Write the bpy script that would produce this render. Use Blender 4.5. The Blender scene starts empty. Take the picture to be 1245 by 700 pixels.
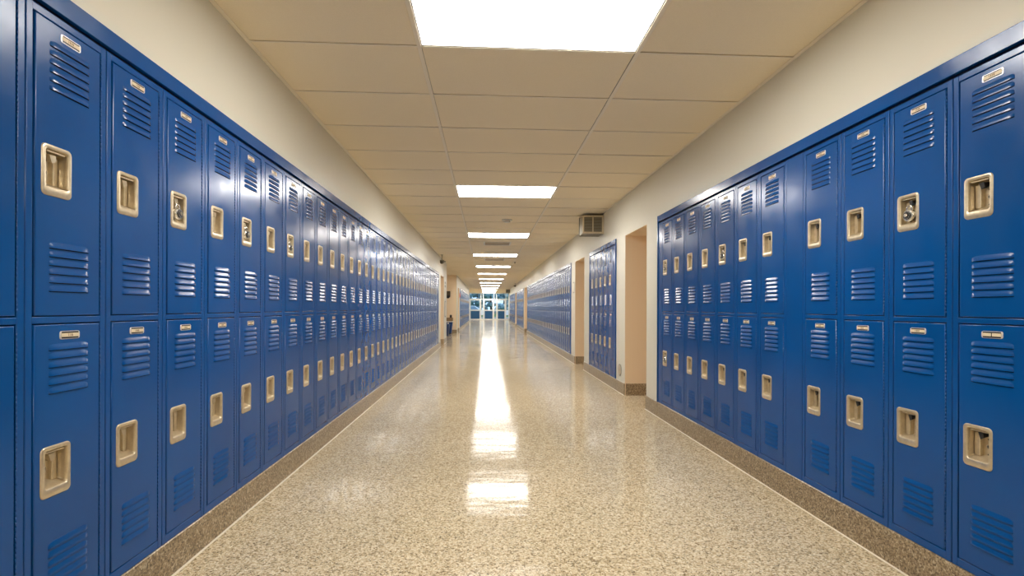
import bpy, bmesh, math, random
from mathutils import Matrix, Vector
random.seed(7)
SC = bpy.context.scene
C = SC.collection
PI = math.pi

# ------------------------------------------------------------------ camera
H_CAM = 1.109
F_PX = 595.6
cd = bpy.data.cameras.new('camera')
cam = bpy.data.objects.new('camera', cd); C.objects.link(cam)
cd.sensor_fit = 'HORIZONTAL'; cd.sensor_width = 36.0
cd.lens = F_PX / 1245.0 * 36.0
cd.shift_y = 24.46 / 1245.0
cd.clip_start = 0.05; cd.clip_end = 300
cam.matrix_world = (Matrix.Translation((0, 0, H_CAM)) @ Matrix.Rotation(-0.0521, 4, 'Z')
                    @ Matrix.Rotation(PI / 2, 4, 'X') @ Matrix.Rotation(0.0034, 4, 'Z'))
SC.camera = cam
# ------------------------------------------------------------------ light and exposure
LIGHT_STRENGTH = 27.0
SC.view_settings.view_transform = 'Standard'
SC.view_settings.look = 'None'
SC.view_settings.gamma = 1.0
SC.view_settings.use_curve_mapping = False
SC.view_settings.exposure = 0.0
SC.cycles.use_denoising = True
SC.cycles.max_bounces = 12
SC.cycles.diffuse_bounces = 8
SC.cycles.glossy_bounces = 5
SC.cycles.sample_clamp_indirect = 8.0
w = bpy.data.worlds.new('sky'); SC.world = w; w.use_nodes = True
bg = w.node_tree.nodes['Background']
bg.inputs[0].default_value = (0.50, 0.72, 1.0, 1); bg.inputs[1].default_value = 1.7

# ------------------------------------------------------------------ materials
def mat(name, col, rough=0.5, metal=0.0, spec=0.5, emit=None, coat=0.0):
    m = bpy.data.materials.new(name); m.use_nodes = True
    b = m.node_tree.nodes['Principled BSDF']
    b.inputs['Base Color'].default_value = (*col, 1)
    b.inputs['Roughness'].default_value = rough
    b.inputs['Metallic'].default_value = metal
    b.inputs['Specular IOR Level'].default_value = spec
    b.inputs['Coat Weight'].default_value = coat
    b.inputs['Coat Roughness'].default_value = 0.08
    if emit:
        b.inputs['Emission Color'].default_value = (*emit[0], 1)
        b.inputs['Emission Strength'].default_value = emit[1]
    return m
def nodes(m): return m.node_tree.nodes, m.node_tree.links, m.node_tree.nodes['Principled BSDF']
def pos_node(m, scale=(1, 1, 1)):
    N, Lk, b = nodes(m)
    g = N.new('ShaderNodeNewGeometry'); mp = N.new('ShaderNodeMapping')
    mp.inputs['Scale'].default_value = scale
    Lk.new(g.outputs['Position'], mp.inputs['Vector'])
    return mp.outputs['Vector']
def noise(m, vec, scale, detail=2.0, rough=0.5):
    N, Lk, b = nodes(m)
    n = N.new('ShaderNodeTexNoise'); n.inputs['Scale'].default_value = scale
    n.inputs['Detail'].default_value = detail; n.inputs['Roughness'].default_value = rough
    Lk.new(vec, n.inputs['Vector']); return n
def ramp(m, fac, stops, interp='LINEAR'):
    N, Lk, b = nodes(m)
    r = N.new('ShaderNodeValToRGB'); r.color_ramp.interpolation = interp
    e = r.color_ramp.elements
    while len(e) > 1: e.remove(e[-1])
    for i, (p, c) in enumerate(stops):
        if i == 0: e[0].position = p; el = e[0]
        else: el = e.new(p)
        el.color = (*c, 1) if len(c) == 3 else c
    Lk.new(fac, r.inputs['Fac']); return r.outputs['Color']
def bump(m, height, strength, dist=0.01):
    N, Lk, b = nodes(m)
    bp = N.new('ShaderNodeBump'); bp.inputs['Strength'].default_value = strength
    bp.inputs['Distance'].default_value = dist
    Lk.new(height, bp.inputs['Height']); Lk.new(bp.outputs['Normal'], b.inputs['Normal'])
def mixrgb(m, fac, a, b_, blend='MIX'):
    N, Lk, b = nodes(m)
    x = N.new('ShaderNodeMix'); x.data_type = 'RGBA'; x.blend_type = blend
    for s, v in ((0, fac), (6, a), (7, b_)):
        if isinstance(v, (int, float)): x.inputs[s].default_value = v
        elif isinstance(v, tuple): x.inputs[s].default_value = (*v, 1)
        else: Lk.new(v, x.inputs[s])
    return x.outputs[2]
M = {}
# blue enamel: gloss with a soft waviness in the sheet metal
m = M['blue'] = mat('blue_enamel', (0.002, 0.07, 0.28), 0.2, 0, 0.4)
v = pos_node(m); n1 = noise(m, v, 5.5, 2); bump(m, n1.outputs['Fac'], 0.22, 0.004)
n2 = noise(m, v, 2.2, 3)
Lk = m.node_tree.links
Lk.new(ramp(m, n2.outputs['Fac'], [(0.3, (0.0005, 0.061, 0.245)), (0.7, (0.001, 0.073, 0.285))]), nodes(m)[2].inputs['Base Color'])
Lk.new(ramp(m, noise(m, v, 9, 3).outputs['Fac'], [(0.3, (0.15,) * 3), (0.7, (0.26,) * 3)]), nodes(m)[2].inputs['Roughness'])
M['gap_shade'] = mat('dark_gap_shade', (0.002, 0.006, 0.02), 0.8, 0, 0.1)  # near-black colour standing in for unlit gaps in the lockers
M['inside'] = mat('locker_inside', (0.01, 0.03, 0.08), 0.6)
m = M['nickel'] = mat('brushed_nickel', (0.72, 0.62, 0.46), 0.33, 0.75)
v = pos_node(m, (1, 1, 1)); n1 = noise(m, v, 60, 2)
m.node_tree.links.new(ramp(m, n1.outputs['Fac'], [(0.3, (0.60, 0.51, 0.37)), (0.7, (0.70, 0.61, 0.45))]), nodes(m)[2].inputs['Base Color'])
M['chrome'] = mat('chrome', (0.8, 0.8, 0.8), 0.15, 1.0)
M['black'] = mat('black_plastic', (0.012, 0.012, 0.014), 0.35)
M['paper'] = mat('card_insert', (0.70, 0.60, 0.43), 0.6)
M['ink'] = mat('brown_ink', (0.16, 0.08, 0.03), 0.6)
M['platemetal'] = mat('plate_metal', (0.75, 0.76, 0.78), 0.35, 0.6)
# painted walls
m = M['wall'] = mat('cream_wall_paint', (0.76, 0.69, 0.55), 0.42, 0, 0.35)
v = pos_node(m); n1 = noise(m, v, 1.1, 3)
m.node_tree.links.new(ramp(m, n1.outputs['Fac'], [(0.3, (0.655, 0.625, 0.53)), (0.7, (0.69, 0.66, 0.56))]), nodes(m)[2].inputs['Base Color'])
bump(m, noise(m, v, 260, 2).outputs['Fac'], 0.06, 0.002)
m = M['ceiling'] = mat('ceiling_tile', (0.60, 0.50, 0.36), 0.85, 0, 0.2)
v = pos_node(m); n1 = noise(m, v, 170, 3, 0.7)
m.node_tree.links.new(ramp(m, n1.outputs['Fac'], [(0.3, (0.87, 0.765, 0.575)), (0.7, (0.92, 0.81, 0.62))]), nodes(m)[2].inputs['Base Color'])
bump(m, n1.outputs['Fac'], 0.15, 0.003)
M['grid'] = mat('ceiling_grid_paint', (0.88, 0.80, 0.66), 0.45, 0.0)
M['light_stop'] = mat('light_stop', (0.02, 0.02, 0.02), 0.9)
M['lamp'] = mat('lamp_diffuser', (0.9, 0.9, 0.88), 0.5, emit=((1.0, 0.965, 0.90), LIGHT_STRENGTH))
M['white'] = mat('white_paint', (0.75, 0.74, 0.70), 0.4)
# terrazzo floor
def terrazzo(name, stops, scale, rough, tint_lo, tint_hi, seams=False):
    m = mat(name, (0.5, 0.4, 0.3), rough, 0, 0.5)
    N, Lk, b = nodes(m)
    v = pos_node(m)
    # jitter the coordinate a little for irregular chips
    vo = N.new('ShaderNodeTexVoronoi'); vo.inputs['Scale'].default_value = scale; Lk.new(v, vo.inputs['Vector'])
    sp = N.new('ShaderNodeSeparateColor'); Lk.new(vo.outputs['Color'], sp.inputs['Color'])
    c1 = ramp(m, sp.outputs['Red'], stops, 'CONSTANT')
    vo2 = N.new('ShaderNodeTexVoronoi'); vo2.inputs['Scale'].default_value = scale * 2.3; Lk.new(v, vo2.inputs['Vector'])
    sp2 = N.new('ShaderNodeSeparateColor'); Lk.new(vo2.outputs['Color'], sp2.inputs['Color'])
    c2 = ramp(m, sp2.outputs['Green'], stops, 'CONSTANT')
    c = mixrgb(m, 0.45, c1, c2)
    t = ramp(m, noise(m, v, 0.9, 3).outputs['Fac'], [(0.3, tint_lo), (0.7, tint_hi)])
    c = mixrgb(m, 1.0, c, t, 'MULTIPLY')
    Lk.new(c, b.inputs['Base Color'])
    return m
m = M['floor'] = terrazzo('terrazzo_floor', [(0.0, (0.07, 0.045, 0.022)), (0.10, (0.27, 0.19, 0.10)), (0.27, (0.56, 0.44, 0.28)),
                                         (0.52, (0.68, 0.57, 0.40)), (0.80, (0.84, 0.76, 0.58))], 125, 0.1, (0.90, 0.90, 0.88), (1.0, 1.0, 1.0))
v = pos_node(m)
Lk = m.node_tree.links
Lk.new(ramp(m, noise(m, v, 1.6, 4).outputs['Fac'], [(0.3, (0.085,) * 3), (0.7, (0.15,) * 3)]), nodes(m)[2].inputs['Roughness'])
nb = noise(m, pos_node(m, (0.55, 1.5, 1)), 4.0, 2); bump(m, nb.outputs['Fac'], 0.5, 0.0045)
nodes(m)[2].inputs['Specular IOR Level'].default_value = 0.16
M['curb'] = terrazzo('terrazzo_base', [(0.0, (0.07, 0.045, 0.025)), (0.16, (0.18, 0.125, 0.068)), (0.42, (0.34, 0.25, 0.15)),
                                       (0.70, (0.48, 0.37, 0.235)), (0.90, (0.70, 0.60, 0.44))], 130, 0.28, (0.85, 0.85, 0.85), (1, 1, 1))
M['strip'] = mat('divider_strip', (0.80, 0.74, 0.62), 0.35, 0.1)
M['alum'] = mat('white_aluminium', (0.78, 0.80, 0.80), 0.35, 0.2)
M['doorblue'] = mat('blue_door_panel', (0.008, 0.085, 0.24), 0.35)
m = M['glass'] = mat('clear_glass', (0.95, 0.98, 1.0), 0.02)
nodes(m)[2].inputs['Transmission Weight'].default_value = 1.0
nodes(m)[2].inputs['IOR'].default_value = 1.05
m = M['wood'] = mat('door_wood', (0.42, 0.27, 0.14), 0.4)
v = pos_node(m, (14, 14, 1)); m.node_tree.links.new(ramp(m, noise(m, v, 2, 4).outputs['Fac'], [(0.3, (0.36, 0.22, 0.11)), (0.7, (0.50, 0.33, 0.18))]), nodes(m)[2].inputs['Base Color'])
M['greymetal'] = mat('grey_metal', (0.30, 0.28, 0.22), 0.4, 0.5)
M['grille'] = mat('dark_grille', (0.10, 0.08, 0.05), 0.5, 0.3)
M['ventpaint'] = mat('vent_paint', (0.50, 0.42, 0.32), 0.5)
M['tan'] = mat('tan_recess_paint', (0.86, 0.70, 0.50), 0.5, 0, 0.3)
M['red'] = mat('red_plastic', (0.55, 0.05, 0.04), 0.4)
M['binblue'] = mat('blue_bin_plastic', (0.006, 0.05, 0.20), 0.35)
M['card'] = mat('cardboard', (0.30, 0.20, 0.11), 0.8)
M['grass'] = mat('lawn', (0.10, 0.22, 0.06), 0.9)
M['asphalt'] = mat('pavement', (0.35, 0.37, 0.38), 0.8)
m = M['leaf'] = mat('hazed_leaves', (0.05, 0.14, 0.07), 0.8)
v = pos_node(m); m.node_tree.links.new(ramp(m, noise(m, v, 4, 4).outputs['Fac'], [(0.35, (0.14, 0.24, 0.27)), (0.65, (0.45, 0.58, 0.60))]), nodes(m)[2].inputs['Base Color'])  # pale bluish leaf tones: outdoor haze put into the colour
M['bark'] = mat('bark', (0.12, 0.08, 0.05), 0.9)
M['carwhite'] = mat('white_car_paint', (0.85, 0.87, 0.88), 0.3)
M['carglass'] = mat('car_window', (0.25, 0.33, 0.38), 0.2)

# ------------------------------------------------------------------ helpers
class MB:
    def __init__(s): s.bm = bmesh.new(); s.mats = []
    def mi(s, m):
        if m not in s.mats: s.mats.append(m)
        return s.mats.index(m)
    def face(s, pts, m, smooth=False):
        vs = [s.bm.verts.new(p) for p in pts]
        f = s.bm.faces.new(vs); f.material_index = s.mi(m); f.smooth = smooth; return f
    def box(s, x0, x1, y0, y1, z0, z1, m, bev=0.0, seg=1):
        x0, x1 = min(x0, x1), max(x0, x1); y0, y1 = min(y0, y1), max(y0, y1); z0, z1 = min(z0, z1), max(z0, z1)
        r = bmesh.ops.create_cube(s.bm, size=1.0)
        vs = r['verts']
        for v_ in vs:
            v_.co = Vector(((x0 + x1) / 2 + v_.co.x * (x1 - x0), (y0 + y1) / 2 + v_.co.y * (y1 - y0), (z0 + z1) / 2 + v_.co.z * (z1 - z0)))
        fs = set(f for v_ in vs for f in v_.link_faces)
        i = s.mi(m)
        for f in fs: f.material_index = i
        if bev > 0:
            es = list(set(e for v_ in vs for e in v_.link_edges))
            rr = bmesh.ops.bevel(s.bm, geom=es, offset=bev, segments=seg, affect='EDGES', profile=0.5)
            for f in rr['faces']: f.material_index = i; f.smooth = seg > 1
        return s
    def cyl(s, p, axis, r, h, m, seg=16, r2=None):
        """cylinder starting at p along axis"""
        if r2 is None: r2 = r
        a = Vector(axis).normalized(); t = a.orthogonal().normalized(); b = a.cross(t)
        p = Vector(p); q = p + a * h; i = s.mi(m)
        A = [s.bm.verts.new(p + (t * math.cos(2 * PI * k / seg) + b * math.sin(2 * PI * k / seg)) * r) for k in range(seg)]
        B = [s.bm.verts.new(q + (t * math.cos(2 * PI * k / seg) + b * math.sin(2 * PI * k / seg)) * r2) for k in range(seg)]
        for k in range(seg):
            f = s.bm.faces.new((A[k], A[(k + 1) % seg], B[(k + 1) % seg], B[k])); f.material_index = i; f.smooth = True
        f = s.bm.faces.new(A[::-1]); f.material_index = i
        f = s.bm.faces.new(B); f.material_index = i
        return s
    def tube(s, pts, r, m, seg=8):
        i = s.mi(m); pts = [Vector(p) for p in pts]; rings = []
        for k, p in enumerate(pts):
            d = (pts[min(k + 1, len(pts) - 1)] - pts[max(k - 1, 0)]).normalized()
            t = d.cross(Vector((0, 1, 0.001))).normalized(); b = d.cross(t)
            rings.append([s.bm.verts.new(p + (t * math.cos(2 * PI * j / seg) + b * math.sin(2 * PI * j / seg)) * r) for j in range(seg)])
        for a, b in zip(rings, rings[1:]):
            for j in range(seg):
                f = s.bm.faces.new((a[j], a[(j + 1) % seg], b[(j + 1) % seg], b[j])); f.material_index = i; f.smooth = True
        for rg in (rings[0][::-1], rings[-1]):
            f = s.bm.faces.new(rg); f.material_index = i
        return s
    def loft(s, rings, m, cap0=False, cap1=False, smooth=True, mats=None):
        i = s.mi(m)
        R = [[s.bm.verts.new(p) for p in rg] for rg in rings]
        n = len(R[0])
        for q, (a, b) in enumerate(zip(R, R[1:])):
            ii = i if mats is None else s.mi(mats[q])
            for j in range(n):
                f = s.bm.faces.new((a[j], a[(j + 1) % n], b[(j + 1) % n], b[j])); f.material_index = ii; f.smooth = smooth
        if cap0: f = s.bm.faces.new(R[0][::-1]); f.material_index = i
        if cap1: f = s.bm.faces.new(R[-1]); f.material_index = i if mats is None else s.mi(mats[-1])
        return s
    def sphere(s, c, r, m, sub=2, scale=(1, 1, 1)):
        rr = bmesh.ops.create_icosphere(s.bm, subdivisions=sub, radius=r); i = s.mi(m)
        for v_ in rr['verts']:
            v_.co = Vector((v_.co.x * scale[0] + c[0], v_.co.y * scale[1] + c[1], v_.co.z * scale[2] + c[2]))
            for f in v_.link_faces: f.material_index = i; f.smooth = True
        return s
    def mesh(s, name, recalc=True):
        if recalc: bmesh.ops.recalc_face_normals(s.bm, faces=s.bm.faces)
        me = bpy.data.meshes.new(name); s.bm.to_mesh(me); s.bm.free()
        for m_ in s.mats: me.materials.append(m_)
        return me
    def build(s, name, parent=None, recalc=True, loc=None):
        return link(name, s.mesh(name, recalc), parent, loc)
def link(name, me, parent=None, loc=None):
    o = bpy.data.objects.new(name, me); C.objects.link(o)
    if parent: o.parent = parent
    if loc is not None: o.location = loc
    return o
def tag(o, label, cat, group=None):
    o['label'] = label; o['category'] = cat
    if group: o['group'] = group
    return o
def struct(o): o['kind'] = 'structure'; return o
def thing(name, label, cat, loc=(0, 0, 0), rz=0, group=None):
    o = bpy.data.objects.new(name, None); C.objects.link(o); o.empty_display_size = 0.1
    o.location = loc; o.rotation_euler = (0, 0, rz)
    return tag(o, label, cat, group)
def rrect(x0, x1, z0, z1, r, y, n=4):
    """rounded rectangle ring in the xz plane"""
    pts = []
    for cx, cz, a0 in ((x1 - r, z1 - r, 0), (x0 + r, z1 - r, 90), (x0 + r, z0 + r, 180), (x1 - r, z0 + r, 270)):
        for k in range(n + 1):
            a = math.radians(a0 + 90 * k / n)
            pts.append((cx + r * math.cos(a), y, cz + r * math.sin(a)))
    return pts
ORD = ['zeroth', 'first', 'second', 'third', 'fourth', 'fifth', 'sixth', 'seventh', 'eighth', 'ninth', 'tenth', 'eleventh',
       'twelfth', 'thirteenth', 'fourteenth', 'fifteenth', 'sixteenth', 'seventeenth', 'eighteenth', 'nineteenth']
def ordinal(n):
    if n < 20: return ORD[n]
    t = {2: 'twent', 3: 'thirt', 4: 'fort'}[n // 10]
    return t + 'ieth' if n % 10 == 0 else t + 'y-' + ORD[n % 10]

# ------------------------------------------------------------------ layout (x right, y along the corridor, z up)
XL, XR, CEIL = -1.294, 1.758, 2.548
WF = 0.010                        # wall face stands back from the locker faces
T = 0.70                          # wall thickness
P = 0.2929                        # one locker width
Z0, ZT, ZF0, ZF1 = 0.1525, 1.982, 1.996, 2.058
Y0, Y1, YEND = -3.6, 37.1, 47.0
LINTEL = 2.042
# (start, end, kind)
left_bank = 1.4443 - 2 * P
LEFT = [(Y0, left_bank, 'wall'), (left_bank, 13.295, 'lockers'), (13.295, 14.011, 'wall'), (14.011, 15.096, 'opening'),
        (15.096, 16.127, 'wall'), (16.127, 21.64, 'alcove'), (21.64, 22.45, 'wall'), (22.45, 23.40, 'opening'),
        (23.40, 24.20, 'wall'), (24.20, 36.66, 'lockers'), (36.66, Y1, 'wall')]
right_bank = 1.7622 - 2 * P
RIGHT = [(Y0, right_bank, 'wall'), (right_bank, 4.955, 'lockers'), (4.955, 5.332, 'wall'), (5.332, 6.174, 'opening'),
         (6.174, 6.592, 'wall'), (6.592, 8.289, 'lockers'), (8.289, 8.785, 'wall'), (8.785, 9.704, 'opening'),
         (9.704, 10.144, 'wall'), (10.144, 21.085, 'lockers'), (21.085, 21.30, 'wall'), (21.30, 22.79, 'opening'),
         (22.79, 23.303, 'wall'), (23.303, 28.378, 'lockers'), (28.378, 28.62, 'wall'), (28.62, 29.90, 'opening'),
         (29.90, 30.272, 'wall'), (30.272, 37.037, 'lockers'), (37.037, Y1, 'wall')]
def side_wall(name, segs, X, s):
    """s=+1: right wall (solid towards +x), -1: left wall"""
    b = MB(); W = M['wall']; f = X + s * WF; back = X + s * T
    for a, e, k in segs:
        if k == 'wall': b.box(f, back, a, e, 0.0, CEIL, W)
        elif k == 'lockers':
            b.box(f, back, a, e, ZF1, CEIL, W)
            b.box(X + s * 0.36, back, a, e, 0, ZF1, W)
        elif k == 'opening':
            b.box(f, back, a, e, LINTEL, CEIL, W)
            b.box(X + s * 0.62, back, a, e, 0, LINTEL, W)
            for q in (a, e - 0.003): b.box(X + s * (WF + 0.001), X + s * 0.619, q, q + 0.003, 0, LINTEL - 0.001, M['tan'])
            b.box(X + s * (WF + 0.001), X + s * 0.619, a + 0.003, e - 0.003, LINTEL - 0.003, LINTEL, M['tan'])
        elif k == 'alcove':
            b.box(X - 3.0, X - 3.2, a, e, 0, CEIL, W)
            b.box(X - 3.2, back, a - 0.2, a, 0, CEIL, W); b.box(X - 3.2, back, e, e + 0.2, 0, CEIL, W)
            b.box(X - 3.0, X - WF - 0.02, e - 0.003, e + 0.002, 0, CEIL, M['tan'])
    # the corridor widens into the entrance lobby
    X2 = X + s * 0.39
    b.box(X2, back + s * 0.4, Y1, YEND, 0, CEIL, W)
    b.box(X2, back + s * 0.4, Y1 - 0.15, Y1, 0, CEIL, W)
    o = struct(b.build(name)); return o
side_wall('wall_left', LEFT, XL, -1)
side_wall('wall_right', RIGHT, XR, 1)
b = MB(); b.box(XL - T, XR + T, Y0 - 0.2, Y0, 0, CEIL, M['wall']); struct(b.build('wall_back'))
b = MB(); b.box(-5.2, 3.4, Y0 - 0.2, YEND + 0.25, -0.12, 0.0, M['floor']); struct(b.build('floor'))

def curb(name, segs, X, s):
    b = MB(); K = M['curb']; f = X - s * 0.001; H = Z0 - 0.002
    for a, e, k in segs:
        if k in ('wall', 'lockers'):
            b.box(f, X + s * 0.3, a, e, 0, H, K, 0.003)
            b.box(X - s * 0.012, X + s * 0.02, a, e, 0, 0.0025, M['strip'])
        elif k == 'opening':
            b.box(X + s * 0.02, X + s * 0.62, e - 0.012, e + 0.002, 0, H, K)
            b.box(X + s * 0.02, X + s * 0.62, a - 0.002, a + 0.012, 0, H, K)
        elif k == 'alcove':
            b.box(X - 3.0, X - 0.02, e - 0.012, e + 0.002, 0, H, K)
            b.box(X - 3.0, X - 0.02, a - 0.002, a + 0.012, 0, H, K)
    X2 = X + s * 0.39
    b.box(X2 - s * 0.012, X2 + s * 0.01, Y1, YEND, 0, H, K)
    struct(b.build(name))
curb('baseboard_left', LEFT, XL, -1)
curb('baseboard_right', RIGHT, XR, 1)

# ------------------------------------------------------------------ ceiling: lay-in tiles, grid, lights
GX0, GX1 = -0.3745, 0.8447
R0 = -1.5489
TS = 0.6096
lights = [k for k in range(0, 14)]                    # rows 0, 6, 12 ...
light_rows = {6 * k for k in range(0, 14)}
vent_rows = {20, 26}
b = MB(); nrow = 0
row = -3
while R0 + row * TS < YEND - 0.01:
    a = R0 + row * TS + 0.0072; e = min(R0 + (row + 1) * TS - 0.0072, YEND)
    cols = [(GX0 - 1.2192, GX0), (GX0, GX1), (GX1, GX1 + 1.2192)]
    in_alcove = 15.2 < a < 21.7
    if in_alcove: cols = [(GX0 - 1.2192 * 4, GX0 - 1.2192 * 3), (GX0 - 1.2192 * 3, GX0 - 1.2192 * 2), (GX0 - 1.2192 * 2, GX0 - 1.2192)] + cols
    if a > Y1 - 0.6: cols = [(GX0 - 1.2192 * 2, GX0 - 1.2192)] + cols + [(GX1 + 1.2192, GX1 + 2.4)]
    for x0, x1 in cols:
        if x0 == GX0 and row in light_rows: continue
        if x0 == GX0 and row in vent_rows:
            b.box(x0 + 0.006, 0.235 - 0.305, a, e, CEIL + 0.001, CEIL + 0.016, M['ceiling'])
            b.box(0.235 + 0.305, x1 - 0.006, a, e, CEIL + 0.001, CEIL + 0.016, M['ceiling'])
            continue
        dz = random.uniform(0.0, 0.003)
        b.box(x0 + 0.0125, x1 - 0.0125, a, e, CEIL + dz, CEIL + dz + 0.015, M['ceiling'], 0.002)
    row += 1
b.box(-6, 4, Y0 - 0.2, YEND + 0.2, CEIL + 0.15, CEIL + 0.2, M['light_stop'])  # unseen slab added to keep sky light from leaking between tiles
struct(b.build('ceiling'))
# exposed grid of the suspended ceiling, wall angles
b = MB()
for x in (GX0, GX1): b.box(x - 0.012, x + 0.012, Y0, YEND, CEIL - 0.004, CEIL + 0.001, M['grid'], 0.001)
for x in (GX0 - 1.2192 * 2, GX0 - 1.2192, GX0 - 1.2192 * 3): b.box(x - 0.012, x + 0.012, 16.2, 21.6, CEIL - 0.004, CEIL + 0.001, M['grid'])
r_ = -3
while R0 + r_ * TS < YEND:
    y = R0 + r_ * TS
    b.box(XL - (3.0 if 16.2 < y < 21.6 else 0), XR, y - 0.0055, y + 0.0055, CEIL - 0.0035, CEIL + 0.001, M['grid'], 0.001)
    r_ += 1
b.box(XR - 0.014, XR + WF, Y0, Y1, CEIL - 0.003, CEIL, M['grid'])
b.box(XL - WF, XL + 0.014, Y0, 16.127, CEIL - 0.003, CEIL, M['grid'])
b.box(XL - WF, XL + 0.014, 21.64, Y1, CEIL - 0.003, CEIL, M['grid'])
struct(b.build('trim_1'))

# light: frame + lens
fr = MB()
x0, x1, y0, y1 = 0.0125, 1.2067, 0.0095, TS - 0.0095
for q in ((x0, x1, y0, y0 + 0.008), (x0, x1, y1 - 0.008, y1), (x0, x0 + 0.008, y0 + 0.008, y1 - 0.008), (x1 - 0.008, x1, y0 + 0.008, y1 - 0.008)):
    fr.box(*q, CEIL - 0.001, CEIL + 0.02, M['white'])
fr.box(x0, x1, y0, y1, CEIL + 0.02, CEIL + 0.09, M['white'])
fr_me = fr.mesh('frame')
df = MB(); df.box(x0 + 0.008, x1 - 0.008, y0 + 0.008, y1 - 0.008, CEIL + 0.004, CEIL + 0.018, M['lamp']); df_me = df.mesh('diffuser')
for k in lights:
    if k == 0: lab = 'recessed ceiling light panel behind the camera, outside the picture'
    elif k == 1: lab = 'large glowing ceiling light panel nearest the camera, cut by the top edge'
    elif k == 13: lab = 'farthest glowing ceiling light panel, right before the glazed entrance'
    else: lab = 'glowing rectangular ceiling light panel, %s in line counted from the camera' % ordinal(k)
    t = thing('ceiling_light', lab, 'ceiling light', (GX0, R0 + 6 * k * TS, 0), group='light panels down the corridor ceiling')
    link('frame', fr_me, t); link('diffuser', df_me, t)

# ------------------------------------------------------------------ lockers
GAP = 0.028; DW = 0.2368
UD = (1.0822, 1.9550); LD = (0.1880, 1.0553)
def body_mesh():
    b = MB(); B = M['blue']; g = 0.0022
    o0, o1 = GAP - 0.0050, GAP + DW + 0.0040
    bv = 0.0026
    b.box(g / 2, o0, 0, 0.02, Z0, ZT, B, bv, 2); b.box(o1, P - g / 2, 0, 0.02, Z0, ZT, B, bv, 2)
    b.box(o0 - 0.003, o1 + 0.003, 0.0008, 0.02, UD[1] + 0.003, ZT, B, bv, 2)
    b.box(o0 - 0.003, o1 + 0.003, 0.0008, 0.02, LD[1] + 0.003, UD[0] - 0.003, B, bv, 2)
    b.box(o0 - 0.003, o1 + 0.003, 0.0008, 0.02, Z0, LD[0] - 0.003, B, bv, 2)
    # carcass: sides, back, top, bottom, shelf
    I = M['inside']
    b.box(g, 0.006, 0.02, 0.33, Z0, ZT, I); b.box(P - 0.006, P - g, 0.02, 0.33, Z0, ZT, I)
    b.box(0.006, P - 0.006, 0.324, 0.33, Z0, ZT, I)
    for z in (Z0, 1.066, ZT - 0.005): b.box(0.006, P - 0.006, 0.02, 0.324, z, z + 0.005, I)
    # piano hinge knuckles along the right stile
    for z0, z1 in (LD, UD):
        z = z0 + 0.01
        while z < z1 - 0.02:
            b.cyl((o1 - 0.0008, -0.0003, z), (0, 0, 1), 0.0021, 0.011, B, 6)
            z += 0.0145
    return b.mesh('body')
def louver(b, x0, x1, zs, mat_):
    """pressed louver: flush at its top, lip standing out above the painted slit at zs"""
    n = 10; hgt = 0.0185; a = 0.0052; rows = 5
    grid = []
    for i in range(n + 1):
        t = i / n; tx = 0.5 - 0.5 * math.cos(PI * t)
        x = x0 + (x1 - x0) * tx
        amp = a * (1 - abs(2 * tx - 1) ** 9) ** 0.55
        col = []
        for j in range(rows + 1):
            q = j / rows
            z = zs + hgt * (1 - q) * (0.55 + 0.45 * (amp / a))
            y = -amp * (math.sin(q * PI / 2) ** 1.15) - 0.0001
            col.append(b.bm.verts.new((x, y, z)))
        grid.append(col)
    i = b.mi(mat_)
    for p, q in zip(grid, grid[1:]):
        for j in range(rows):
            f = b.bm.faces.new((p[j], p[j + 1], q[j + 1], q[j])); f.material_index = i; f.smooth = True
    # dark face under the lip paints in the unlit slit; no opening cut
    k = b.mi(M['gap_shade'])
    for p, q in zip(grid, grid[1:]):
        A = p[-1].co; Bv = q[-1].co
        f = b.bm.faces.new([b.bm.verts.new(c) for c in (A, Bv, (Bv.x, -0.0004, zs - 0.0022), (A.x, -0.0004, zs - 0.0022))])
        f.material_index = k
CX0, CX1, CZ = 0.0185, 0.1225, 0.431       # recessed handle on the door (door-local)
def door_mesh(h, top_slit):
    """front sheet at y=0, x 0..DW, z 0..h"""
    b = MB(); B = M['blue']; cz = CZ
    hx0, hx1, hz0, hz1 = CX0 + 0.008, CX1 - 0.005, cz - 0.064, cz + 0.068
    i = 0.0030
    out = [(i, -0.0, i), (DW - i, -0.0, i), (DW - i, -0.0, h - i), (i, -0.0, h - i)]
    hole = [(hx0, 0, hz0), (hx1, 0, hz0), (hx1, 0, hz1), (hx0, 0, hz1)]
    def ring(ins, y): return [(ins, y, ins), (DW - ins, y, ins), (DW - ins, y, h - ins), (ins, y, h - ins)]
    for k in range(4):
        b.face([out[k], out[(k + 1) % 4], hole[(k + 1) % 4], hole[k]], B)
    R = [out, ring(0.0015, 0.0004), ring(0.0004, 0.0015), ring(0.0, 0.0032), ring(0.0, 0.016)]
    b.loft(R, B)
    b.face([(0, 0.016, 0), (0, 0.016, h), (DW, 0.016, h), (DW, 0.016, 0)][::-1], M['inside']) if False else None
    bmesh.ops.remove_doubles(b.bm, verts=b.bm.verts, dist=1e-5)
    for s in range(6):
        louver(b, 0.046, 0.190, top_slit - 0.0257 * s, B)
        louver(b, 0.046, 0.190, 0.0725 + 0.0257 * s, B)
    return b.mesh('door', recalc=False)
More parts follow.
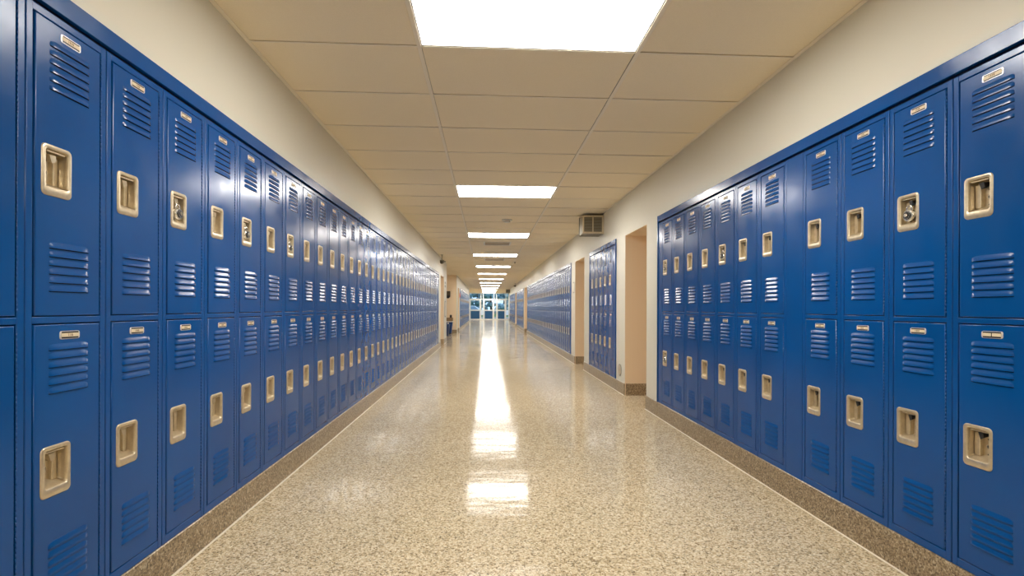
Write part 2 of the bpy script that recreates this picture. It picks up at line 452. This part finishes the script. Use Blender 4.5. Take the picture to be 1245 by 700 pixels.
def cup_mesh():
    """recessed handle, local origin at door origin"""
    b = MB(); N_ = M['nickel']; x0, x1 = CX0, CX1; z0, z1 = CZ - 0.076, CZ + 0.076
    ox0, ox1, oz0, oz1 = x0 + 0.0145, x1 - 0.0115, z0 + 0.027, z1 - 0.0135
    R = [rrect(x0, x1, z0, z1, 0.015, -0.0002), rrect(x0 + 0.0006, x1 - 0.0006, z0 + 0.0006, z1 - 0.0006, 0.0145, -0.0022),
         rrect(x0 + 0.003, x1 - 0.003, z0 + 0.003, z1 - 0.003, 0.013, -0.0036),
         rrect(ox0 - 0.002, ox1 + 0.002, oz0 - 0.002, oz1 + 0.002, 0.009, -0.0036),
         rrect(ox0, ox1, oz0, oz1, 0.008, -0.0016),
         rrect(ox0 + 0.001, ox1 - 0.001, oz0 + 0.003, oz1 - 0.001, 0.007, 0.008),
         rrect(ox0 + 0.002, ox1 - 0.002, oz0 + 0.015, oz1 - 0.002, 0.006, 0.034),
         rrect(ox0 + 0.003, ox1 - 0.003, oz0 + 0.017, oz1 - 0.003, 0.005, 0.038)]
    b.loft(R, N_, cap1=True)
    cx = (ox0 + ox1) / 2
    # stepped ribs either side of the latch plate, finger lip across the top
    b.box(ox0 + 0.004, cx - 0.014, 0.022, 0.040, oz0 + 0.012, oz1 - 0.016, N_, 0.0015)
    b.box(cx + 0.018, ox1 - 0.004, 0.026, 0.040, oz0 + 0.012, oz1 - 0.016, N_, 0.0015)
    b.box(ox0 + 0.008, ox1 - 0.008, 0.002, 0.008, oz1 - 0.008, oz1 - 0.003, N_, 0.001)
    # lock hole and rivets
    b.cyl((cx + 0.003, 0.0365, CZ), (0, 1, 0), 0.0075, 0.003, M['chrome'], 12)
    b.cyl((cx + 0.003, 0.0360, CZ), (0, 1, 0), 0.0045, 0.003, M['grille'], 10)
    for dz in (-0.028, 0.026): b.cyl((cx + 0.003, 0.036, CZ + dz), (0, 1, 0), 0.003, 0.003, M['grille'], 8)
    return b.mesh('recessed_handle', recalc=False)
def latch_mesh(mt):
    b = MB(); cx = (CX0 + CX1) / 2
    b.loft([[(cx - 0.012, 0.038, CZ + 0.052), (cx + 0.010, 0.038, CZ + 0.052), (cx + 0.010, 0.038, CZ + 0.040), (cx - 0.006, 0.038, CZ + 0.034)],
            [(cx - 0.010, 0.012, CZ + 0.050), (cx + 0.010, 0.010, CZ + 0.050), (cx + 0.012, 0.010, CZ + 0.034), (cx - 0.001, 0.012, CZ + 0.026)]], mt, True, True, False)
    return b.mesh('latch')
def plate_mesh(zc, text=None, divided=False):
    b = MB(); x0, x1 = 0.0830, 0.1560; z0, z1 = zc - 0.0125, zc + 0.0125
    b.loft([rrect(x0, x1, z0, z1, 0.006, -0.0001, 3), rrect(x0 + 0.0006, x1 - 0.0006, z0 + 0.0006, z1 - 0.0006, 0.0055, -0.0016, 3)], M['platemetal'], cap1=True)
    b.box(x0 + 0.006, x1 - 0.006, -0.0021, -0.0012, zc - 0.0104, zc + 0.0104, M['black'])
    b.box(x0 + 0.004, x1 - 0.004, -0.0028, -0.0015, zc - 0.0058, zc + 0.0058, M['paper'], 0.0004)
    if divided: b.box(0.1185, 0.1205, -0.0034, -0.002, zc - 0.008, zc + 0.008, M['black'])
    elif text is None:
        for x, ww in ((0.1085, 0.0014), (0.1135, 0.0030), (0.1195, 0.0022), (0.1240, 0.0030)):
            b.box(x, x + ww, -0.0030, -0.0027, zc - 0.0035, zc + 0.0035, M['ink'])
    me = b.mesh('number_plate', recalc=False)
    if text:
        cu = bpy.data.curves.new('number', 'FONT'); cu.body = text; cu.size = 0.0125; cu.extrude = 0.0002
        cu.align_x = 'CENTER'; cu.align_y = 'CENTER'
        ob = bpy.data.objects.new('number', cu); C.objects.link(ob)
        tm = bpy.data.meshes.new_from_object(ob.evaluated_get(bpy.context.evaluated_depsgraph_get()))
        bpy.data.objects.remove(ob)
        tm.transform(Matrix.Translation((0.1195, -0.0031, zc)) @ Matrix.Rotation(PI / 2, 4, 'X'))
        bm = bmesh.new(); bm.from_mesh(me); n0 = len(bm.faces); bm.from_mesh(tm)
        bm.faces.ensure_lookup_table()
        me.materials.append(M['ink']); idx = len(me.materials) - 1
        for f in bm.faces[n0:]: f.material_index = idx
        bm.to_mesh(me); bm.free()
    return me
BODY = body_mesh()
HU, HL = UD[1] - UD[0], LD[1] - LD[0]
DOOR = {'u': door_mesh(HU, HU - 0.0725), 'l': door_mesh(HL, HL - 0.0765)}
CUP = cup_mesh()
LATCH = {'black': latch_mesh(M['black']), 'metal': latch_mesh(M['nickel'])}
PLATE = {'u': plate_mesh(HU - 0.030), 'l': plate_mesh(HL - 0.0335)}
PLATE116 = plate_mesh(HL - 0.0335, '116')
PLATEDIV = plate_mesh(HL - 0.0335, divided=True)

# one padlock kept as the pattern for the others
pb = MB(); pb.cyl((0, -0.009, 0), (0, 1, 0), 0.0235, 0.018, M['chrome'], 28)
pb.cyl((0, -0.0105, 0), (0, 1, 0), 0.0215, 0.002, M['chrome'], 28)
PL_BODY = pb.mesh('lock_body')
pb = MB(); pb.cyl((0, -0.0135, 0), (0, 1, 0), 0.0175, 0.0032, M['black'], 24); pb.cyl((0, -0.020, 0), (0, 1, 0), 0.0065, 0.0075, M['chrome'], 16, 0.008)
for k in range(10):
    a = 2 * PI * k / 10
    pb.box(0.0143 * math.cos(a) - 0.0006, 0.0143 * math.cos(a) + 0.0006, -0.0139, -0.013, 0.0143 * math.sin(a) - 0.0012, 0.0143 * math.sin(a) + 0.0012, M['white'])
PL_DIAL = pb.mesh('dial')
pb = MB(); pb.tube([(-0.0125, 0, 0.012), (-0.0125, 0, 0.028)] + [(-0.0125 * math.cos(PI * t / 8), 0, 0.028 + 0.0125 * math.sin(PI * t / 8)) for t in range(1, 8)]
        + [(0.0125, 0, 0.028), (0.0125, 0, 0.012)], 0.0032, M['chrome'], 10)
PL_SHACKLE = pb.mesh('shackle')

def locker(origin, rz, label, group, padlocks='', lt='black', plate_l=None, jitter=0.0022, lock_label=None, near=True):
    t = thing('locker', label, 'locker', origin, rz, group)
    link('body', BODY, t)
    for kind, z0, h in (('u', UD[0], HU), ('l', LD[0], HL)):
        d = link('door', DOOR[kind], t, (GAP, 0, z0))
        a, c = random.gauss(0, jitter), random.gauss(0, jitter)
        a = max(-.005, min(.005, a)); c = max(-.004, min(.004, c))
        d.rotation_euler = (a * 0.35, 0, c)
        d.location.x += 0; d.location.y += -0.0006 + random.uniform(-0.0006, 0.0003) - (DW / 2) * c - (h / 2) * a * 0.0
        link('number_plate', plate_l if (kind == 'l' and plate_l) else PLATE[kind], d)
        link('recessed_handle', CUP, d)
        link('latch', LATCH[lt], d)
        if kind in padlocks:
            loc = Matrix.Translation(origin) @ Matrix.Rotation(rz, 4, 'Z') @ Vector((GAP + (CX0 + CX1) / 2 + 0.001, 0.004, z0 + CZ - 0.012))
            p = thing('padlock', lock_label[kind], 'padlock', loc, rz, 'combination padlocks on the lockers')
            link('lock_body', PL_BODY, p); link('dial', PL_DIAL, p); link('shackle', PL_SHACKLE, p)
    return t

def trim_boxes(X, s, a, e, units_a, units_e, name, fillers=()):
    """blue fascia over a bank and the end panels closing it"""
    b = MB(); B = M['blue']
    b.box(X - s * 0.004, X + s * 0.02, a, e, ZF0, ZF1, B, 0.0015, 2)
    b.box(X + s * 0.012, X + s * 0.03, a, e, ZT, ZF0, M['gap_shade'])  # painted dark strip for the shaded gap below the fascia
    for q0, q1 in ((a, units_a), (units_e, e)) + tuple(fillers):
        if q1 - q0 > 0.003:
            b.box(X, X + s * 0.02, q0 + 0.0006, q1 - 0.0006, Z0, ZT, B, 0.0015, 2)
    for q, d in ((a, 1), (e, -1)):
        b.box(X - s * 0.007, X + s * 0.01, q, q + d * 0.020, Z0, ZF1, B, 0.0015, 2)
    struct(b.build(name))

# --- left bank, 42 lockers (the first stands beside the camera)
nL = 41
uL = 1.4443 - 2 * P
trim_boxes(XL, -1, LEFT[1][0] - 0.001, LEFT[1][1], uL, uL + (nL + 0) * P, 'trim_2')
for i in range(nL):
    y = uL + i * P
    if i == 0: lab = 'blue two-door steel locker beside the camera, outside the picture, left-hand wall'
    elif i == 1: lab = 'blue two-door steel locker cut by the left edge of the picture'
    elif i == 2: lab = 'blue two-door steel locker, largest one fully in view at the far left'
    elif i == nL - 1: lab = 'blue two-door steel locker at the far end of the long left bank'
    else: lab = 'blue two-door steel locker, %s from the near end of the long left bank' % ordinal(i)
    pad = 'u' if i in (4, 6, 8) else ''
    ll = {'u': 'round combination padlock on the upper handle of the %s locker in the left bank' % ordinal(i)}
    locker((XL, y, 0), PI / 2, lab, 'lockers of the long left bank', pad, 'metal', PLATE116 if i == 2 else None, lock_label=ll)
# --- right bank beside the camera: 5 lockers, a filler panel, 7 lockers
yA = 1.7622 - 2 * P
trim_boxes(XR, 1, RIGHT[1][0] - 0.001, 4.955, yA, 2.79 + 7 * P, 'trim_3', fillers=((yA + 5 * P, 2.79),))
ys = [yA + i * P for i in range(5)] + [2.79 + i * P for i in range(7)]
for i, y in enumerate(ys):
    if i == 0: lab = 'blue two-door steel locker beside the camera, outside the picture, right-hand wall'
    elif i == 1: lab = 'blue two-door steel locker cut by the right edge of the picture'
    elif i == 2: lab = 'blue two-door steel locker with padlock, second from right edge of the picture'
    elif i == 4: lab = 'blue two-door steel locker just camera-side of the flat blue filler panel'
    elif i == 5: lab = 'blue two-door steel locker just beyond the flat blue filler panel'
    elif i == 11: lab = 'blue two-door steel locker at the far end of the near right bank'
    else: lab = 'blue two-door steel locker, %s from the picture edge in the near right bank' % ordinal(i)
    pad = {2: 'u', 7: 'u', 11: 'ul'}.get(i, '')
    pos = {2: 'second locker from the right picture edge', 7: 'third locker past the filler panel', 11: 'last locker of the near right bank'}.get(i, '')
    ll = {'u': 'round combination padlock on upper handle of the ' + pos, 'l': 'round combination padlock on lower handle of the ' + pos}
    locker((XR, y + P, 0), -PI / 2, lab, 'lockers of the near right bank', pad, 'black', PLATEDIV if i == 1 else None, lock_label=ll)
# --- other banks
def bank(X, s, a, e, n, name, where, group, off=None):
    u0 = a + ((e - a) - n * P) / 2 if off is None else a + off
    trim_boxes(X, s, a + 0.001, e - 0.001, u0, u0 + n * P, name)
    for i in range(n):
        y = u0 + i * P
        lab = 'blue two-door steel locker, %s from the camera side of the %s' % (ordinal(i + 1), where)
        if s > 0: locker((X, y + P, 0), -PI / 2, lab, group, jitter=0.0018)
        else: locker((X, y, 0), PI / 2, lab, group, lt='metal', jitter=0.0018)
bank(XR, 1, 6.592, 8.289, 5, 'trim_4', 'short right bank', 'lockers of the short right bank')
bank(XR, 1, 10.144, 21.085, 37, 'trim_5', 'long right bank', 'lockers of the long right bank')
bank(XR, 1, 23.303, 28.378, 17, 'trim_6', 'fourth right bank', 'lockers of the fourth right bank')
bank(XR, 1, 30.272, 37.037, 22, 'trim_7', 'last right bank', 'lockers of the last right bank')
bank(XL, -1, 24.20, 36.66, 42, 'trim_8', 'far left bank', 'lockers of the far left bank')

# ------------------------------------------------------------------ classroom doors at the back of the recesses
def room_door(n, X, s, a, e):
    """door leaf closing a recess; faces the corridor"""
    o = bpy.data.objects.new('door_%d' % n, None); C.objects.link(o); struct(o)
    o.location = (X + s * 0.62, (a + e) / 2, 0)
    w2 = (e - a) / 2
    b = MB()
    for q0, q1, z0, z1 in ((-w2 + 0.014, -w2 + 0.06, 0, LINTEL - 0.002), (w2 - 0.06, w2 - 0.014, 0, LINTEL - 0.002), (-w2 + 0.06, w2 - 0.06, LINTEL - 0.05, LINTEL - 0.002)):
        b.box(-s * 0.03, -s * 0.001, q0, q1, z0, z1, M['white'], 0.002)
    b.build('door_frame', o)
    b = MB(); b.box(-s * 0.02, -s * 0.002, -w2 + 0.062, w2 - 0.062, 0.008, LINTEL - 0.052, M['wood'], 0.002); d = b.build('door_leaf', o)
    b = MB(); b.cyl((-s * 0.02, -w2 + 0.14, 1.0), (-s, 0, 0), 0.026, 0.008, M['chrome'], 16); b.cyl((-s * 0.028, -w2 + 0.14, 1.0), (-s, 0, 0), 0.010, 0.03, M['chrome'], 12)
    b.box(-s * 0.05, -s * 0.062, -w2 + 0.135, -w2 + 0.25, 0.99, 1.01, M['chrome'], 0.003, 2); b.build('door_handle', d)
dn = 1
for segs, X, s in ((LEFT, XL, -1), (RIGHT, XR, 1)):
    for a, e, k in segs:
        if k == 'opening': room_door(dn, X, s, a, e); dn += 1

# ------------------------------------------------------------------ glazed entrance at the far end
ZE = YEND
XE0, XE1 = XL - 0.39, XR + 0.39
b = MB(); A = M['alum']
DH = 1.93
for x in (XE0 + 0.04, -0.525, -0.305, 0.715, 0.955, 1.865, XE1 - 0.02):
    b.box(x - 0.035, x + 0.035, ZE, ZE + 0.10, 0, CEIL, A, 0.004)
for z in (DH + 0.03, CEIL - 0.03): b.box(XE0, XE1, ZE + 0.001, ZE + 0.099, z - 0.035, z + 0.035, A)
for x0, x1 in ((-0.49, -0.34), (0.75, 0.92), (1.90, 2.11)):
    b.box(x0, x1, ZE + 0.002, ZE + 0.098, 0.0, 0.10, A); b.box(x0, x1, ZE + 0.002, ZE + 0.098, 0.86, 0.93, A)
o = struct(b.build('window_1'))
b = MB()
for x0, x1, z0, z1 in ((XE0 + 0.075, -0.56, DH + 0.065, CEIL - 0.065), (-0.27, 0.68, DH + 0.065, CEIL - 0.065), (0.99, 1.83, DH + 0.065, CEIL - 0.065),
                       (-0.49, -0.34, 0.93, DH - 0.005), (0.75, 0.92, 0.93, DH - 0.005), (-0.49, -0.34, DH + 0.065, CEIL - 0.065), (0.75, 0.92, DH + 0.065, CEIL - 0.065),
                       (1.90, 2.11, 0.93, DH - 0.005), (1.90, 2.11, DH + 0.065, CEIL - 0.065), (-0.49, -0.34, 0.10, 0.86), (0.75, 0.92, 0.10, 0.86), (1.90, 2.11, 0.10, 0.86)):
    b.box(x0, x1, ZE + 0.045, ZE + 0.055, z0, z1, M['glass'])
b.build('pane', o)
for q, (x0, x1) in enumerate(((XE0 + 0.080, -0.565), (-0.265, 0.675), (0.995, 1.825))):
    d = bpy.data.objects.new('door_%d' % (dn + q), None); C.objects.link(d); struct(d); d.location = (x0, ZE + 0.05, 0)
    W = x1 - x0; b = MB()
    for a_ in ((0, 0.09, 0.01, DH), (W - 0.09, W, 0.01, DH), (0.09, W - 0.09, 0.01, 0.07), (0.09, W - 0.09, 0.83, 0.95), (0.09, W - 0.09, DH - 0.09, DH)):
        b.box(a_[0], a_[1], -0.022, 0.022, a_[2], a_[3], A)
    b.build('door_frame', d)
    b = MB(); b.box(0.09, W - 0.09, -0.015, 0.015, 0.07, 0.83, M['doorblue']); b.build('door_panel', d)
    b = MB(); b.box(0.09, W - 0.09, -0.004, 0.004, 0.95, DH - 0.09, M['glass']); b.build('pane', d)
    b = MB(); b.box(0.06, W - 0.06, -0.075, -0.055, 0.885, 0.915, M['chrome'], 0.003)
    b.box(0.05, 0.08, -0.075, -0.022, 0.88, 0.92, M['chrome']); b.box(W - 0.08, W - 0.05, -0.075, -0.022, 0.88, 0.92, M['chrome']); b.build('door_handle', d)

# ------------------------------------------------------------------ ceiling and wall fittings
def vent(y, label):
    t = thing('ceiling_vent', label, 'vent', (0.235, y, CEIL), group='square vents in the corridor ceiling')
    b = MB(); h = TS / 2 - 0.010
    for q in ((-0.303, 0.303, -h, -h + 0.03), (-0.303, 0.303, h - 0.03, h), (-0.303, -0.273, -h + 0.03, h - 0.03), (0.273, 0.303, -h + 0.03, h - 0.03)):
        b.box(*q, -0.004, 0.012, M['white'])
    b.build('frame', t)
    b = MB(); b.box(-0.273, 0.273, -h + 0.03, h - 0.03, 0.02, 0.024, M['greymetal'])
    for k in range(12):
        yy = -h + 0.040 + k * (2 * h - 0.08) / 11
        b.face([(-0.273, yy - 0.018, 0.016), (0.273, yy - 0.018, 0.016), (0.273, yy + 0.018, 0.000), (-0.273, yy + 0.018, 0.000)], M['ventpaint'])
    b.build('louvers', t)
vent(R0 + 20.5 * TS, 'louvered metal vent in the ceiling, nearer of the two between light panels')
vent(R0 + 26.5 * TS, 'louvered metal vent in the ceiling, farther of the two between light panels')
def detector(x, y, r, label):
    t = thing('smoke_detector', label, 'smoke detector', (x, y, CEIL - 0.002), group='smoke detectors on the ceiling')
    b = MB(); b.cyl((0, 0, 0), (0, 0, -1), r, 0.014, M['white'], 24, r * 0.95); b.build('base', t)
    b = MB(); b.cyl((0, 0, -0.014), (0, 0, -1), r * 0.62, 0.020, M['grid'], 20, r * 0.55); b.cyl((0, 0, -0.034), (0, 0, -1), r * 0.66, 0.010, M['white'], 20, r * 0.4); b.build('sensor_head', t)
detector(0.33, 7.97, 0.085, 'round white smoke detector on the ceiling between second and third light panels')
detector(0.225, 16.3, 0.06, 'small round smoke detector on the ceiling beyond the farther vent')
def wall_grille(y, label):
    t = thing('ventilation_box', label, 'vent', (XR - 0.155, y, 2.375), group='grille boxes high on the right wall')
    b = MB(); b.box(-0.15, 0.16, 0.01, 0.28, -0.13, 0.14, M['greymetal'], 0.004)
    b.box(-0.158, 0.160, 0.28, 0.295, -0.14, 0.15, M['greymetal']); b.build('housing', t)
    b = MB()
    for q in ((-0.158, 0.163, 0.115, 0.140), (-0.158, 0.163, -0.135, -0.108), (-0.158, -0.135, -0.108, 0.115), (0.138, 0.163, -0.108, 0.115), (-0.008, 0.008, -0.108, 0.115)):
        b.box(q[0], q[1], -0.004, 0.012, q[2], q[3], M['nickel'], 0.001)
    b.build('frame', t)
    b = MB(); b.box(-0.135, 0.138, 0.004, 0.010, -0.108, 0.115, M['grille'])
    for k in range(13): z = -0.10 + k * 0.0172; b.box(-0.135, 0.138, -0.001, 0.004, z, z + 0.006, M['greymetal'])
    b.build('grille', t)
wall_grille(7.33, 'brown metal grille box high on the right wall below the ceiling, near one')
wall_grille(36.5, 'small dark grille box high on right wall near the glazed entrance')
def ceiling_camera(x, y, zc, label, d=1):
    t = thing('security_camera', label, 'camera', (x, y, CEIL), group='ceiling cameras')
    b = MB(); b.cyl((0, 0, 0.0), (0, 0, -1), 0.035, 0.012, M['greymetal'], 14); b.cyl((0, 0, -0.012), (0, 0, -1), 0.011, CEIL - zc - 0.05, M['greymetal'], 10); b.build('mount', t)
    b = MB(); b.sphere((0, 0, zc - CEIL), 0.055, M['grille'], 2, (1, 1, 0.95)); b.cyl((0, 0, zc - CEIL + 0.03), (0, 0, 1), 0.06, 0.025, M['greymetal'], 16); b.box(0.02 * d, 0.10 * d, -0.02, 0.02, zc - CEIL - 0.005, zc - CEIL + 0.03, M['greymetal'], 0.004); b.build('housing', t)
ceiling_camera(-1.21, 13.35, 2.35, 'small dark camera hanging from the ceiling above the end of left lockers')
ceiling_camera(1.66, 28.5, 2.40, 'small dark camera hanging from the ceiling far down the right wall', -1)
t = thing('sprinkler_head', 'tiny dark sprinkler head on the ceiling right of the fourth light panel', 'sprinkler', (0.88, 15.25, CEIL - 0.003))
b = MB(); b.cyl((0, 0, 0), (0, 0, -1), 0.035, 0.006, M['greymetal'], 14); b.build('flange', t)
b = MB(); b.cyl((0, 0, -0.006), (0, 0, -1), 0.010, 0.035, M['grille'], 10); b.cyl((0, 0, -0.041), (0, 0, -1), 0.022, 0.004, M['greymetal'], 12); b.build('nozzle', t)
b = MB(); b.cyl((XR + WF, 6.40, 0.297), (-1, 0, 0), 0.078, 0.006, M['greymetal'], 28); b.cyl((XR + WF - 0.006, 6.40, 0.297), (-1, 0, 0), 0.066, 0.003, M['ventpaint'], 28)
b.cyl((XR + WF - 0.009, 6.40, 0.297), (-1, 0, 0), 0.008, 0.002, M['greymetal'], 10)
tag(b.build('cover_plate'), 'round grey metal cover plate low on white wall beside the near recess', 'cover plate')
b = MB(); b.box(XR + WF, XR + WF - 0.006, 9.80, 9.92, 1.42, 1.64, M['greymetal'], 0.002)
b.box(XR + WF - 0.006, XR + WF - 0.007, 9.82, 9.90, 1.44, 1.62, M['grid']); tag(b.build('room_sign'), 'small grey room sign on white wall beside the second right recess', 'sign')
b = MB(); b.box(XL - WF, XL - WF + 0.012, 15.42, 15.62, 0.82, 1.33, M['greymetal'], 0.003); b.box(XL - WF + 0.012, XL - WF + 0.014, 15.45, 15.59, 0.86, 1.29, M['grid'])
tag(b.build('wall_panel'), 'tall narrow grey panel on the white wall end beyond left lockers', 'wall panel')
for z, w_ in ((1.90, 'upper'), (1.79, 'lower')):
    b = MB(); b.box(XL - WF, XL - WF + 0.008, 15.45, 15.60, z - 0.035, z + 0.035, M['greymetal'], 0.002); b.box(XL - WF + 0.008, XL - WF + 0.009, 15.47, 15.58, z - 0.02, z + 0.02, M['grille'])
    tag(b.build('wall_sign'), 'small dark sign above the grey panel on left wall, %s of two' % w_, 'sign')
# alcove on the left
b = MB(); b.box(-1.80, -1.585, 21.50, 21.628, 1.60, 1.84, M['black'], 0.006); b.loft([[(-1.80, 21.50, 1.60), (-1.585, 21.50, 1.60), (-1.585, 21.628, 1.60), (-1.80, 21.628, 1.60)],
    [(-1.80, 21.56, 1.53), (-1.65, 21.56, 1.53), (-1.65, 21.628, 1.53), (-1.80, 21.628, 1.53)]], M['black'], True, True, False)
b.box(-1.78, -1.60, 21.497, 21.502, 1.66, 1.82, M['grille']); tag(b.build('wall_speaker'), 'small black box mounted high on the cream alcove wall at left', 'speaker')
t = thing('recycling_bin', 'blue plastic bin with white stripe standing in the left alcove', 'bin', (-1.64, 21.30, 0))
b = MB(); b.loft([rr for rr in ([(-0.13, -0.15, 0.02), (0.13, -0.15, 0.02), (0.13, 0.15, 0.02), (-0.13, 0.15, 0.02)], [(-0.185, -0.19, 0.50), (0.185, -0.19, 0.50), (0.185, 0.19, 0.50), (-0.185, 0.19, 0.50)])], M['binblue'], True, True, False)
b.box(-0.12, 0.12, -0.14, 0.14, 0.0, 0.02, M['black']); b.build('bin_body', t)
b = MB(); b.box(-0.20, 0.20, -0.20, 0.20, 0.50, 0.54, M['white'], 0.006); b.build('rim', t)
b = MB(); b.loft([[(-0.01, -0.152, 0.05), (0.045, -0.152, 0.05), (0.045, -0.156, 0.05), (-0.01, -0.156, 0.05)], [(-0.03, -0.19, 0.48), (0.03, -0.19, 0.48), (0.03, -0.194, 0.48), (-0.03, -0.194, 0.48)]], M['white'], True, True, False); b.build('stripe', t)
t = thing('cardboard_box', 'flat brown cardboard box lying on top of the blue bin', 'box', (-1.64, 21.30, 0.541))
b = MB(); b.box(-0.19, 0.19, -0.18, 0.18, 0, 0.15, M['card'], 0.003); b.build('carton', t)
b = MB(); b.box(-0.195, 0.195, -0.03, 0.03, 0.149, 0.152, M['paper']); b.build('tape', t)
t = thing('flashlight', 'small black canister standing on the cardboard box in the alcove', 'canister', (-1.53, 21.22, 0.694))
b = MB(); b.cyl((0, 0, 0), (0, 0, 1), 0.05, 0.10, M['black'], 18); b.cyl((0, 0, 0.10), (0, 0, 1), 0.05, 0.02, M['black'], 18, 0.03); b.build('canister_body', t)
t.name = 'canister'
t = thing('waste_bin', 'dark blue waste bin nearest the alcove opening, mostly hidden by the wall', 'bin', (-1.62, 19.75, 0))
b = MB(); b.loft([[(0.15 * r_ * math.cos(2 * PI * k / 20), 0.15 * r_ * math.sin(2 * PI * k / 20), z) for k in range(20)] for r_, z in ((0.8, 0.0), (1.0, 0.42), (1.08, 0.43), (1.08, 0.46), (0.96, 0.46), (0.78, 0.02))], M['binblue'], True, True); b.build('bin_body', t)
t = thing('fire_alarm', 'small red fire alarm on left wall before the far left lockers', 'fire alarm', (XL - WF, 23.85, 1.72))
b = MB(); b.box(0, 0.045, -0.09, 0.09, -0.10, 0.10, M['red'], 0.006, 2); b.build('housing', t)
b = MB(); b.box(0.045, 0.055, -0.05, 0.05, -0.02, 0.07, M['white'], 0.003); b.build('strobe', t)

# ------------------------------------------------------------------ outside the entrance
b = MB(); b.box(-60, 60, YEND + 0.25, 110, -0.16, -0.06, M['grass']); b.box(-60, 60, 56, 64, -0.059, -0.05, M['asphalt']); b.box(-3, 3.5, YEND + 0.25, 56, -0.059, -0.045, M['asphalt'])
struct(b.build('ground'))
def tree(x, y, h, r, label):
    t = thing('tree', label, 'tree', (x, y, -0.06), group='trees outside the entrance')
    b = MB(); b.cyl((0, 0, 0), (0, 0, 1), 0.2, h * 0.5, M['bark'], 10, 0.12); b.build('trunk', t)
    b = MB()
    for k in range(44):
        a = random.uniform(0, 2 * PI); q = random.uniform(0, 1); rad = r * math.sqrt(random.random()) * 0.8
        b.sphere((rad * math.cos(a), rad * math.sin(a), h * (0.12 + 0.85 * q)), r * random.uniform(0.12, 0.27), M['leaf'], 2)
    me = b.mesh('crown')
    for v_ in me.vertices: v_.co += Vector([random.uniform(-0.12, 0.12) for _ in range(3)])
    link('crown', me, t)
tree(-8.0, 84, 7.0, 2.6, 'leafy green tree outside, farthest left beyond the entrance')
tree(0.8, 88, 8.0, 2.4, 'leafy green tree outside, farthest back behind the middle entrance door')
tree(9.2, 86, 7.5, 2.8, 'leafy green tree outside, farthest right beyond the entrance')
tree(-4.5, 74, 6.0, 2.6, 'leafy green tree outside, seen through the left entrance door')
tree(-1.4, 78, 7.5, 2.2, 'leafy green tree outside, seen left of the middle entrance door')
tree(2.6, 72, 5.2, 2.0, 'leafy green tree outside, seen right of the middle entrance door')
tree(5.6, 80, 7.0, 2.6, 'leafy green tree outside, seen through the right entrance door')
def car(x, y, label):
    t = thing('car', label, 'car', (x, y, -0.05), group='parked cars outside')
    prof = [(-2.1, 0.3), (-2.15, 0.75), (-1.4, 0.95), (-0.8, 1.4), (0.9, 1.42), (1.6, 0.98), (2.1, 0.85), (2.15, 0.3)]
    b = MB(); b.loft([[(px, yy, pz) for px, pz in prof] for yy in (-0.85, 0.85)], M['carwhite'], True, True, False); b.build('car_body', t)
    b = MB(); b.loft([[(-1.25, yy, 0.97), (-0.78, yy, 1.34), (0.85, yy, 1.36), (1.35, yy, 0.99)] for yy in (-0.86, 0.86)], M['carglass'], True, True, False); b.build('windows', t)
    for wx in (-1.3, 1.35):
        for wy in (-0.87, 0.67): b = MB(); b.cyl((wx, wy, 0.33), (0, 1, 0), 0.33, 0.2, M['black'], 20); b.build('wheel', t)
car(-2.3, 60.5, 'white parked car outside the left entrance door')
car(4.3, 60.5, 'white parked car outside the right entrance door')
bpy.context.view_layer.update()
